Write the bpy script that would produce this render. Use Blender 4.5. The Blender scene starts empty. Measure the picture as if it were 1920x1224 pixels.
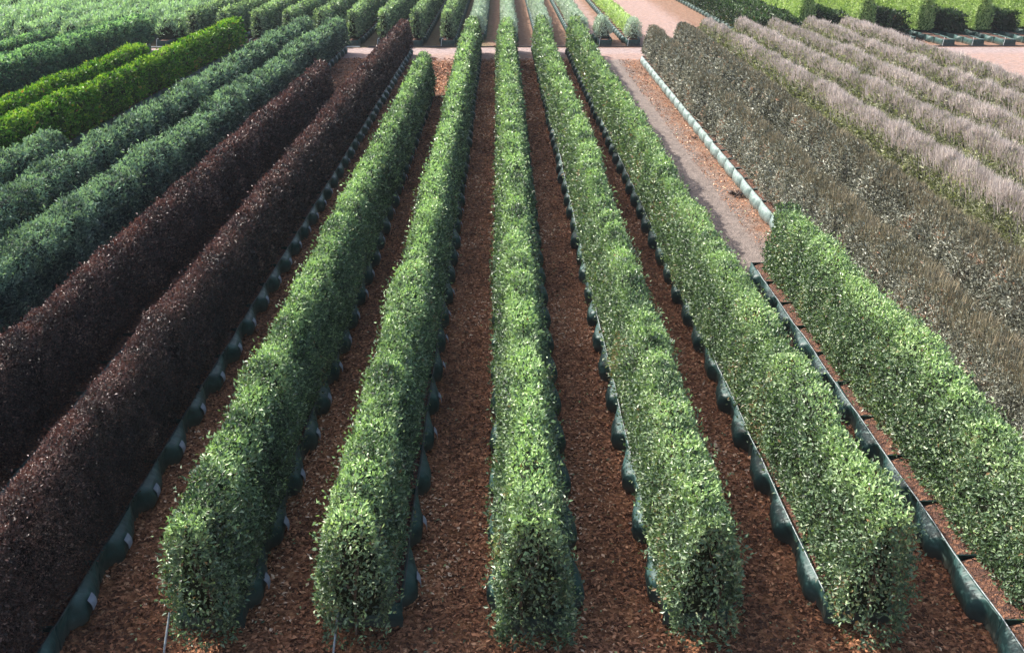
import bpy, math, random
import numpy as np
from mathutils import Vector

# ------------------------------------------------------------------ camera, sky, sun, exposure
scene = bpy.context.scene
C = scene.collection
cam_d = bpy.data.cameras.new("camera"); cam_d.sensor_width = 36.0; cam_d.lens = 35.0
cam_d.clip_start = 0.1; cam_d.clip_end = 2000
cam = bpy.data.objects.new("camera", cam_d); C.objects.link(cam)
cam.location = (0, 0, 6.4)
cam.rotation_euler = (math.radians(90 - 22.99), 0, math.radians(-0.63))
scene.camera = cam

SUN_EL, SUN_AZ = math.radians(43), math.radians(-54)          # azimuth from +Y, negative is to the left
sdir = Vector((math.sin(SUN_AZ) * math.cos(SUN_EL), math.cos(SUN_AZ) * math.cos(SUN_EL), math.sin(SUN_EL)))
world = bpy.data.worlds.new("World"); scene.world = world; world.use_nodes = True
nt = world.node_tree
sky = nt.nodes.new("ShaderNodeTexSky"); sky.sky_type = 'NISHITA'; sky.sun_disc = False
sky.sun_elevation = SUN_EL; sky.sun_rotation = SUN_AZ; sky.air_density = 1.0; sky.dust_density = 4.0; sky.ozone_density = 0.5
bg = nt.nodes["Background"]; bg.inputs[1].default_value = 0.15
nt.links.new(sky.outputs[0], bg.inputs[0])
sl = bpy.data.lights.new("sun", 'SUN'); sl.energy = 4.4; sl.angle = math.radians(0.55); sl.color = (1.0, 0.95, 0.87)
so = bpy.data.objects.new("sun", sl); C.objects.link(so); so.rotation_euler = sdir.to_track_quat('Z', 'Y').to_euler()
so.location = (-30, 30, 60)
scene.view_settings.view_transform = 'Standard'; scene.view_settings.look = 'None'
scene.view_settings.exposure = 1.0; scene.view_settings.gamma = 1.0
scene.cycles.max_bounces = 5; scene.cycles.diffuse_bounces = 3; scene.cycles.glossy_bounces = 2
scene.cycles.transmission_bounces = 3; scene.cycles.transparent_max_bounces = 4

rng = np.random.default_rng(11)

# ------------------------------------------------------------------ helpers
def tag(o, label=None, cat=None, group=None, kind=None):
    if label: o["label"] = label
    if cat: o["category"] = cat
    if group: o["group"] = group
    if kind: o["kind"] = kind
    return o

def empty(name, loc, label, cat, group=None, kind=None):
    o = bpy.data.objects.new(name, None); C.objects.link(o); o.location = loc
    o.empty_display_size = 0.2
    return tag(o, label, cat, group, kind)

def link(name, me, parent=None, loc=None):
    o = bpy.data.objects.new(name, me); C.objects.link(o)
    if parent is not None: o.parent = parent
    if loc is not None: o.location = loc
    return o

def fast_mesh(name, verts, k, mats, attrs=None, faces=None, smooth=False, matidx=None):
    """verts (n*k,3) with each k in a row a polygon, or explicit faces (m,k)."""
    me = bpy.data.meshes.new(name)
    n = len(verts)
    if faces is None: idx = np.arange(n, dtype=np.int32); m = n // k
    else: idx = faces.astype(np.int32).ravel(); m = len(faces)
    me.vertices.add(n); me.vertices.foreach_set("co", np.asarray(verts, dtype=np.float32).ravel())
    me.loops.add(len(idx)); me.loops.foreach_set("vertex_index", idx)
    me.polygons.add(m); me.polygons.foreach_set("loop_start", np.arange(0, m * k, k, dtype=np.int32))
    if attrs:
        for an, av in attrs.items():
            a = me.attributes.new(an, 'FLOAT', 'FACE'); a.data.foreach_set("value", np.asarray(av, dtype=np.float32))
    for mt in mats: me.materials.append(mt)
    if matidx is not None: me.polygons.foreach_set("material_index", np.asarray(matidx, dtype=np.int32))
    me.update(calc_edges=True)
    me.polygons.foreach_set("use_smooth", np.full(m, smooth, dtype=bool))
    return me

def _h(i, j, k, s):
    n = (i * 73856093) ^ (j * 19349663) ^ (k * 83492791) ^ (s * 2654435)
    n = (n ^ (n >> 13)) & 0x7fffffff
    n = (n * 1274126177) & 0x7fffffff
    return ((n ^ (n >> 11)) & 0xffff) / 65535.0

def noise(P, freq, seed=0):
    """value noise 0..1 of points (n,3)"""
    q = np.asarray(P, dtype=np.float64) * freq + 1000.0
    i = np.floor(q).astype(np.int64); f = q - i; f = f * f * (3 - 2 * f)
    r = 0
    for a in (0, 1):
        wa = f[:, 0] if a else 1 - f[:, 0]
        for b in (0, 1):
            wb = f[:, 1] if b else 1 - f[:, 1]
            for c in (0, 1):
                wc = f[:, 2] if c else 1 - f[:, 2]
                r = r + wa * wb * wc * _h(i[:, 0] + a, i[:, 1] + b, i[:, 2] + c, seed)
    return r

def unit(v): return v / np.maximum(np.linalg.norm(v, axis=1, keepdims=True), 1e-9)

# ------------------------------------------------------------------ materials
def newmat(name):
    m = bpy.data.materials.new(name); m.use_nodes = True
    n = m.node_tree.nodes; p = n["Principled BSDF"]
    return m, m.node_tree, n, p

def ramp(nodes, stops, interp='LINEAR'):
    r = nodes.new("ShaderNodeValToRGB"); e = r.color_ramp.elements
    r.color_ramp.interpolation = interp
    e[0].position, e[0].color = stops[0][0], (*stops[0][1], 1)
    e[1].position, e[1].color = stops[-1][0], (*stops[-1][1], 1)
    for p, c in stops[1:-1]:
        x = e.new(p); x.color = (*c, 1)
    return r

def leaf_mat(name, stops, fresh_or_lit=None, rough=0.4, spec=0.5, trans=0.22, tcol=None):
    m, t, n, p = newmat(name)
    a = n.new("ShaderNodeAttribute"); a.attribute_name = "tint"
    r = ramp(n, stops); t.links.new(a.outputs["Fac"], r.inputs[0])
    col = r.outputs[0]
    if fresh_or_lit:
        b = n.new("ShaderNodeAttribute"); b.attribute_name = "fresh_or_lit"
        mx = n.new("ShaderNodeMix"); mx.data_type = 'RGBA'
        t.links.new(b.outputs["Fac"], mx.inputs[0]); t.links.new(col, mx.inputs[6]); mx.inputs[7].default_value = (*fresh_or_lit, 1)
        col = mx.outputs[2]
    t.links.new(col, p.inputs["Base Color"])
    p.inputs["Roughness"].default_value = rough; p.inputs["Specular IOR Level"].default_value = spec
    if trans > 0:
        tr = n.new("ShaderNodeBsdfTranslucent")
        tc = n.new("ShaderNodeMix"); tc.data_type = 'RGBA'; tc.blend_type = 'MULTIPLY'; tc.inputs[0].default_value = 1
        t.links.new(col, tc.inputs[6]); tc.inputs[7].default_value = (*(tcol or (1.3, 1.5, 0.6)), 1)
        t.links.new(tc.outputs[2], tr.inputs[0])
        ms = n.new("ShaderNodeMixShader"); ms.inputs[0].default_value = trans
        t.links.new(p.outputs[0], ms.inputs[1]); t.links.new(tr.outputs[0], ms.inputs[2])
        t.links.new(ms.outputs[0], n["Material Output"].inputs[0])
    return m

def plain_mat(name, c1, c2, scale=20, rough=0.8, bump=0.3, spec=0.3, coord='Object'):
    m, t, n, p = newmat(name)
    tc = n.new("ShaderNodeTexCoord"); ns = n.new("ShaderNodeTexNoise"); ns.inputs["Scale"].default_value = scale
    ns.inputs["Detail"].default_value = 4
    t.links.new(tc.outputs[coord], ns.inputs[0])
    r = ramp(n, [(0.3, c1), (0.7, c2)]); t.links.new(ns.outputs[0], r.inputs[0]); t.links.new(r.outputs[0], p.inputs["Base Color"])
    b = n.new("ShaderNodeBump"); b.inputs["Strength"].default_value = bump; b.inputs["Distance"].default_value = 0.02
    t.links.new(ns.outputs[0], b.inputs["Height"]); t.links.new(b.outputs[0], p.inputs["Normal"])
    p.inputs["Roughness"].default_value = rough; p.inputs["Specular IOR Level"].default_value = spec
    return m

M = {}
M['green'] = leaf_mat('glossy_green_leaf', [(0, (.022, .042, .018)), (.42, (.080, .145, .072)), (.78, (.18, .265, .145)), (.96, (.34, .39, .23)), (1, (.24, .15, .07))],
                      fresh_or_lit=(.43, .60, .26), rough=.46, spec=.7, trans=.15)  # young growth, brightened further to paint lit tops against the sides
M['brown'] = leaf_mat('dark_bronze_leaf', [(0, (.010, .007, .007)), (.5, (.026, .014, .010)), (.78, (.070, .036, .026)), (.9, (.13, .08, .06)), (1, (.27, .19, .145))],  # pale end of the ramp paints glints into scattered leaves
                      fresh_or_lit=(.17, .09, .068), rough=.5, spec=.6, trans=.1, tcol=(1.4, .7, .5))  # top-leaf colour carries the highlights along the bronze tops
M['bluegreen'] = leaf_mat('blue_green_leaf', [(0, (.016, .034, .032)), (.5, (.065, .110, .098)), (1, (.19, .25, .21))],
                          fresh_or_lit=(.26, .38, .27), rough=.55, spec=.3, trans=.2)
M['lime'] = leaf_mat('yellow_green_leaf', [(0, (.015, .05, .006)), (.5, (.055, .175, .014)), (.8, (.125, .34, .03)), (.96, (.28, .25, .05)), (1, (.32, .15, .06))],
                     fresh_or_lit=(.27, .40, .055), rough=.45, spec=.4, trans=.25)
M['teal'] = leaf_mat('mid_green_leaf', [(0, (.02, .05, .038)), (.5, (.055, .13, .085)), (1, (.13, .24, .14))],
                     fresh_or_lit=(.34, .54, .29), rough=.5, spec=.4, trans=.25)
M['far'] = leaf_mat('far_hedge_leaf', [(0, (.05, .085, .06)), (.5, (.13, .19, .12)), (1, (.30, .38, .24))],
                    fresh_or_lit=(.42, .56, .30), rough=.5, spec=.4, trans=.2)
M['pale'] = leaf_mat('pale_shrub_leaf', [(0, (.10, .16, .12)), (.5, (.25, .36, .27)), (1, (.42, .54, .42))],
                     fresh_or_lit=(.42, .62, .38), rough=.55, spec=.3, trans=.3)
M['silver'] = leaf_mat('silver_leaf', [(0, (.24, .30, .23)), (.5, (.40, .49, .38)), (1, (.58, .66, .54))],
                       fresh_or_lit=(.55, .68, .50), rough=.7, spec=.2, trans=.15, tcol=(1, 1.1, .8))
M['bright'] = leaf_mat('bright_conifer_leaf', [(0, (.17, .28, .08)), (.5, (.36, .47, .19)), (1, (.50, .60, .29))],
                       fresh_or_lit=(.52, .64, .30), rough=.6, spec=.25, trans=.2)
M['dark'] = leaf_mat('dark_shrub_leaf', [(0, (.008, .02, .008)), (.5, (.02, .05, .018)), (.85, (.05, .10, .04)), (1, (.12, .06, .03))],
                     fresh_or_lit=(.09, .16, .05), rough=.5, spec=.4, trans=.15)
M['olive'] = leaf_mat('grey_olive_leaf', [(0, (.05, .055, .04)), (.5, (.27, .285, .23)), (.85, (.54, .56, .48)), (1, (.36, .21, .13))],
                      fresh_or_lit=(.13, .13, .075), rough=.5, spec=.4, trans=.12, tcol=(1.1, 1, .8))
M['twig_brown'] = leaf_mat('brown_tip_twig', [(0, (.10, .092, .055)), (.5, (.20, .175, .11)), (1, (.36, .30, .21))], rough=.7, spec=.2, trans=.1, tcol=(1, 1, 1))
M['yellowish'] = leaf_mat('yellow_olive_leaf', [(0, (.10, .105, .065)), (.5, (.25, .265, .165)), (1, (.45, .455, .32))], fresh_or_lit=(.36, .33, .25), rough=.6, spec=.3, trans=.15)
M['twig_pink'] = leaf_mat('pinkish_tip_twig', [(0, (.25, .22, .195)), (.5, (.44, .395, .36)), (1, (.70, .64, .60))], rough=.75, spec=.2, trans=.2, tcol=(1.1, 1, 1))
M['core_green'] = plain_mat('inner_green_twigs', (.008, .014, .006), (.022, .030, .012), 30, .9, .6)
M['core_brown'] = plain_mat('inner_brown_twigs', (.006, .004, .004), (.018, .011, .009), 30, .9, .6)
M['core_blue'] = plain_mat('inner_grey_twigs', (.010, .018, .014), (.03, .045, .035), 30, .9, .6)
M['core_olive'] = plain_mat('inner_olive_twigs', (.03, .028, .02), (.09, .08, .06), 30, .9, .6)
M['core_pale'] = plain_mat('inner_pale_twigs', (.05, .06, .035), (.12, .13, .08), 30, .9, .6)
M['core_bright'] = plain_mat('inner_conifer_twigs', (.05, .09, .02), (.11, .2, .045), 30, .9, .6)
M['wood'] = plain_mat('bark_of_stems', (.05, .036, .026), (.15, .11, .075), 60, .85, .5)

def bag_mat(name, c1, c2):
    m, t, n, p = newmat(name)
    tc = n.new("ShaderNodeTexCoord")
    mp = n.new("ShaderNodeMapping"); mp.inputs["Scale"].default_value = (1.5, 9, 4)
    t.links.new(tc.outputs["Object"], mp.inputs[0])
    ns = n.new("ShaderNodeTexNoise"); ns.inputs["Scale"].default_value = 2.2; ns.inputs["Detail"].default_value = 5
    t.links.new(mp.outputs[0], ns.inputs[0])
    ns2 = n.new("ShaderNodeTexNoise"); ns2.inputs["Scale"].default_value = 9; ns2.inputs["Detail"].default_value = 6
    oi = n.new("ShaderNodeObjectInfo")
    ad = n.new("ShaderNodeVectorMath"); ad.operation = 'ADD'
    t.links.new(tc.outputs["Object"], ad.inputs[0]); t.links.new(oi.outputs["Location"], ad.inputs[1])
    t.links.new(ad.outputs[0], ns2.inputs[0])
    r = ramp(n, [(.3, c1), (.62, c2), (.8, tuple(min(1, x * 1.5 + .03) for x in c2))]); t.links.new(ns2.outputs[0], r.inputs[0])
    # splashes of dry soil low on the cloth
    sx = n.new("ShaderNodeSeparateXYZ"); t.links.new(tc.outputs["Object"], sx.inputs[0])
    mr = n.new("ShaderNodeMapRange"); mr.inputs[1].default_value = 0.16; mr.inputs[2].default_value = 0.0
    t.links.new(sx.outputs[2], mr.inputs[0])
    ml = n.new("ShaderNodeMath"); ml.operation = 'MULTIPLY'; t.links.new(mr.outputs[0], ml.inputs[0]); t.links.new(ns2.outputs[0], ml.inputs[1])
    mx = n.new("ShaderNodeMix"); mx.data_type = 'RGBA'; t.links.new(ml.outputs[0], mx.inputs[0])
    t.links.new(r.outputs[0], mx.inputs[6]); mx.inputs[7].default_value = (.10, .06, .04, 1)
    t.links.new(mx.outputs[2], p.inputs["Base Color"])
    b = n.new("ShaderNodeBump"); b.inputs["Strength"].default_value = .4; b.inputs["Distance"].default_value = .025
    t.links.new(ns.outputs[0], b.inputs["Height"]); t.links.new(b.outputs[0], p.inputs["Normal"])
    p.inputs["Roughness"].default_value = .5; p.inputs["Specular IOR Level"].default_value = .45
    return m
M['bag'] = bag_mat('green_bag_cloth', (.012, .038, .036), (.030, .080, .074))
M['bag_pale'] = bag_mat('faded_bag_cloth', (.10, .155, .15), (.20, .265, .255))
M['tag'] = plain_mat('paper_tag', (.24, .28, .36), (.36, .41, .50), 12, .5, .05)
M['hose_black'] = plain_mat('black_hose', (.012, .012, .014), (.03, .03, .032), 30, .35, .1, .5)
M['hose_grey'] = plain_mat('grey_hose', (.16, .20, .21), (.42, .46, .47), 30, .4, .1, .5)
M['strap'] = plain_mat('pale_strap', (.55, .6, .62), (.7, .74, .76), 30, .5, .1)

# bark mulch
def mulch_nodes(n, t, vec, tone):
    v = n.new("ShaderNodeTexVoronoi"); v.inputs["Scale"].default_value = 34; v.inputs["Randomness"].default_value = 1
    mp = n.new("ShaderNodeVectorMath"); mp.operation = 'ADD'
    nz = n.new("ShaderNodeTexNoise"); nz.inputs["Scale"].default_value = 18; nz.inputs["Detail"].default_value = 3
    t.links.new(vec, nz.inputs[0])
    sc = n.new("ShaderNodeVectorMath"); sc.operation = 'SCALE'; sc.inputs[3].default_value = .09
    t.links.new(nz.outputs[1], sc.inputs[0]); t.links.new(vec, mp.inputs[0]); t.links.new(sc.outputs[0], mp.inputs[1])
    t.links.new(mp.outputs[0], v.inputs[0])
    sp = n.new("ShaderNodeSeparateColor"); t.links.new(v.outputs[1], sp.inputs[0])
    r = ramp(n, tone); t.links.new(sp.outputs[0], r.inputs[0])
    return r.outputs[0], v.outputs[0]

M['chip'] = leaf_mat('bark_chip', [(0, (.075, .032, .018)), (.4, (.32, .135, .068)), (.75, (.56, .255, .13)), (.9, (.74, .41, .23)), (1, (.82, .62, .44))], rough=.75, spec=.3, trans=0)
m, t, n, p = newmat('bark_mulch_fill')
tc = n.new("ShaderNodeTexCoord")
c, hgt = mulch_nodes(n, t, tc.outputs["Object"], [(0, (.03, .014, .010)), (.5, (.10, .042, .026)), (1, (.24, .11, .06))])
t.links.new(c, p.inputs["Base Color"]); b = n.new("ShaderNodeBump"); b.inputs["Distance"].default_value = .03
t.links.new(hgt, b.inputs["Height"]); t.links.new(b.outputs[0], p.inputs["Normal"]); p.inputs["Roughness"].default_value = .85
M['fill'] = m

# ground: bark mulch, lilac gravel, pinkish gravel and mossy soil where each lies
def ground_mat():
    m, t, n, p = newmat('nursery_ground')
    tc = n.new("ShaderNodeTexCoord"); vec = tc.outputs["Object"]
    def math_(op, a, b=None, c=None):
        x = n.new("ShaderNodeMath"); x.operation = op
        for i, v in enumerate((a, b, c)):
            if v is None: continue
            if isinstance(v, (int, float)): x.inputs[i].default_value = v
            else: t.links.new(v, x.inputs[i])
        return x.outputs[0]
    def nse(scale, detail=4, rough=.55):
        x = n.new("ShaderNodeTexNoise"); x.inputs["Scale"].default_value = scale; x.inputs["Detail"].default_value = detail
        x.inputs["Roughness"].default_value = rough
        t.links.new(vec, x.inputs[0]); return x.outputs[0]
    def mix(f, a, b):
        x = n.new("ShaderNodeMix"); x.data_type = 'RGBA'
        for s, v in ((0, f), (6, a), (7, b)):
            if isinstance(v, tuple): x.inputs[s].default_value = (*v, 1)
            elif isinstance(v, (int, float)): x.inputs[s].default_value = v
            else: t.links.new(v, x.inputs[s])
        return x.outputs[2]
    sep = n.new("ShaderNodeSeparateXYZ"); t.links.new(vec, sep.inputs[0])
    n1 = nse(.9, 5); n2 = nse(3.5, 5); n3 = nse(14, 6, .7)
    wob = math_('ADD', math_('MULTIPLY', math_('SUBTRACT', n1, .5), 1.3), math_('MULTIPLY', math_('SUBTRACT', n2, .5), .7))
    X = math_('ADD', sep.outputs[0], math_('MULTIPLY', wob, .8)); Y = math_('ADD', sep.outputs[1], math_('MULTIPLY', wob, .9))
    Xc = sep.outputs[0]
    def above(v, e, w=.25):
        r = n.new("ShaderNodeMapRange"); r.interpolation_type = 'SMOOTHSTEP'
        r.inputs[1].default_value = e - w; r.inputs[2].default_value = e + w; t.links.new(v, r.inputs[0]); return r.outputs[0]
    def band(v, a, b, w=.25): return math_('MULTIPLY', above(v, a, w), math_('SUBTRACT', 1, above(v, b, w)))
    dm, hm = mulch_nodes(n, t, vec, [(0, (.05, .024, .014)), (.4, (.17, .075, .042)), (.8, (.34, .16, .085)), (1, (.52, .29, .16))])
    dm = mix(math_('MULTIPLY', above(n2, .58, .1), .45), dm, (.42, .19, .085))
    om = mix(n3, (.15, .09, .06), (.35, .225, .16))
    om = mix(math_('MULTIPLY', above(n2, .5, .12), .5), om, (.20, .09, .05))
    lg = mix(n3, (.125, .10, .088), (.32, .265, .235))
    pk = mix(n3, (.22, .15, .13), (.42, .31, .28))
    pk = mix(math_('MULTIPLY', above(n2, .52, .1), .35), pk, (.46, .26, .18))
    ms = mix(n3, (.075, .062, .03), (.24, .20, .11))
    ms = mix(math_('MULTIPLY', above(n2, .5, .1), .5), ms, (.20, .105, .06))
    col = dm
    # open row ends: sunlit look of the same bark painted as a paler mulch
    col = mix(math_('MULTIPLY', band(X, -7.6, -1.0, .3), above(Y, 33.5, 2.5)), col, om)
    # lane right of the fifth hedge
    lane = math_('MULTIPLY', band(Xc, 4.0, 6.9, .2), above(Y, 13, 2.5))
    col = mix(lane, col, om)
    col = mix(math_('MULTIPLY', lane, math_('SUBTRACT', 1, above(X, 5.5, .35))), col, lg)
    col = mix(above(X, 17.3, .5), col, pk)
    # left field and right field floors below other rows
    # path across
    pathm = band(Y, 45.7, 49.7, .35)
    col = mix(above(Y, 45.6, .4), col, pk)
    col = mix(math_('MULTIPLY', band(Y, 47.6, 49.6, .6), .6), col, (.33, .275, .275))
    n5 = n.new('ShaderNodeTexNoise'); n5.inputs['Scale'].default_value = 4.5; n5.inputs['Detail'].default_value = 8; n5.inputs['Roughness'].default_value = .85
    t.links.new(vec, n5.inputs[0])
    beyond = above(sep.outputs[1], 49.62, .04)
    col = mix(beyond, col, mix(above(X, -.6, .3), ms, om))
    col = mix(math_('MULTIPLY', beyond, band(X, 7.2, 10.6, .7)), col, pk)
    col = mix(math_('MULTIPLY', math_('MULTIPLY', beyond, band(X, 4.4, 5.7, .3)), above(Y, 54, 1)), col, pk)
    speck = n.new("ShaderNodeMapRange"); speck.inputs[1].default_value = .36; speck.inputs[2].default_value = .64
    speck.inputs[3].default_value = .62; speck.inputs[4].default_value = 1.32; t.links.new(n5.outputs[0], speck.inputs[0])
    sv = n.new("ShaderNodeVectorMath"); sv.operation = 'SCALE'; t.links.new(col, sv.inputs[0]); t.links.new(speck.outputs[0], sv.inputs[3])
    col = sv.outputs[0]
    t.links.new(col, p.inputs["Base Color"])
    hh = math_('ADD', math_('MULTIPLY', hm, .8), n3)
    b = n.new("ShaderNodeBump"); b.inputs["Distance"].default_value = .035; b.inputs["Strength"].default_value = .8
    t.links.new(hh, b.inputs["Height"]); t.links.new(b.outputs[0], p.inputs["Normal"])
    p.inputs["Roughness"].default_value = .9; p.inputs["Specular IOR Level"].default_value = .2
    return m

# ------------------------------------------------------------------ ground sheet
gx = np.concatenate([[-900, -300, -120], np.arange(-45, 46, 1.5), [120, 300, 900]])
gy = np.concatenate([[-900, -200, -40], np.arange(-6, 100, 1.5), [200, 500, 1500]])
GX, GY = np.meshgrid(gx, gy); gp = np.stack([GX.ravel(), GY.ravel(), np.zeros(GX.size)], 1)
gp[:, 2] = -0.03 * noise(gp, .35, 5)
nx = len(gx); ii = np.arange(nx - 1)[None, :] + nx * np.arange(len(gy) - 1)[:, None]
gf = np.stack([ii, ii + 1, ii + 1 + nx, ii + nx], -1).reshape(-1, 4)
tag(link('ground', fast_mesh('ground', gp, 4, [ground_mat()], faces=gf, smooth=True)), kind='structure')

# ------------------------------------------------------------------ leaf clouds
def leaves(P, axis, up, L, W, fold=.18):
    """rhombic leaves: P base points, axis = direction of the midrib, up = approximate leaf normal"""
    axis = unit(axis); side = unit(np.cross(axis, up)); nrm = np.cross(side, axis)
    L = L[:, None]; W = W[:, None]
    a = P; c = P + axis * L - nrm * L * fold
    m_ = P + axis * L * .45 + nrm * L * fold * .4
    b = m_ + side * W * .5; d = m_ - side * W * .5
    return np.stack([a, b, c, d], 1).reshape(-1, 3)

def section(sp):
    """cross-section polyline of a hedge (x offset, z) from left base over the top to right base"""
    wb, wt, zb, h = sp['wb'] / 2, sp['wt'] / 2, sp['zb'], sp['h']
    r = min(.13, wt * .6)
    if sp.get('round'): r = wt * .9
    mid = sp.get('belly', 0)
    zm = zb + (h - zb) * .3
    return np.array([(-wb * .86, zb), (-wb - mid, zm), (-(wt + r * .16), h - r * 1.2), (-(wt - r * .35), h - r * .35), (-(wt - r * 1.1), h),
                     (wt - r * 1.1, h), (wt - r * .35, h - r * .35), (wt + r * .16, h - r * 1.2), (wb + mid, zm), (wb * .86, zb)])

def sample_hedge(sp, n, inset=0.0, y=None, u=None):
    S = section(sp); seg = np.diff(S, axis=0); ln = np.hypot(seg[:, 0], seg[:, 1]); cum = np.concatenate([[0], np.cumsum(ln)])
    if u is None: u = rng.random(n)
    s = u * cum[-1]; k = np.clip(np.searchsorted(cum, s, side='right') - 1, 0, len(ln) - 1)
    f = (s - cum[k]) / ln[k]
    pt = S[k] + seg[k] * f[:, None]
    nn = np.stack([-seg[k][:, 1], seg[k][:, 0]], 1) / ln[k][:, None]
    P = np.stack([pt[:, 0] + sp['x'], y, pt[:, 1]], 1)
    N = np.stack([nn[:, 0], np.zeros(n), nn[:, 1]], 1)
    return P, N

def lump(sp, P, N):
    sd = int(abs(sp['x']) * 10) + 3
    a = sp.get('amp', .05)
    d = (noise(P * np.array([1, 1, .6]), 1.25, sd) - .5) * 2.0 * a + (noise(P, 4.2, sd + 1) - .5) * 1.5 * a + (noise(P, 10, sd + 2) - .5) * .7 * a
    P = P + N * d[:, None]
    yy = np.stack([P[:, 1] * 1.0, np.full(len(P), sp['x']), np.zeros(len(P))], 1)
    top = (noise(yy, .8, sd + 4) - .5) * sp.get('topvar', .06) * 2 + (noise(yy, 2.6, sd + 5) - .5) * sp.get('topvar', .06)
    P[:, 2] = sp['zb'] + (P[:, 2] - sp['zb']) * (1 + top / sp['h'])
    yy = P * np.array([0, .12, 0]) + np.array([0, 0, sp['x']])
    P[:, 0] += (noise(yy, 1, sd + 6) - .5) * .10 + sp.get('skew', 0) * (P[:, 1] - sp['y1'])
    return P, d

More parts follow.
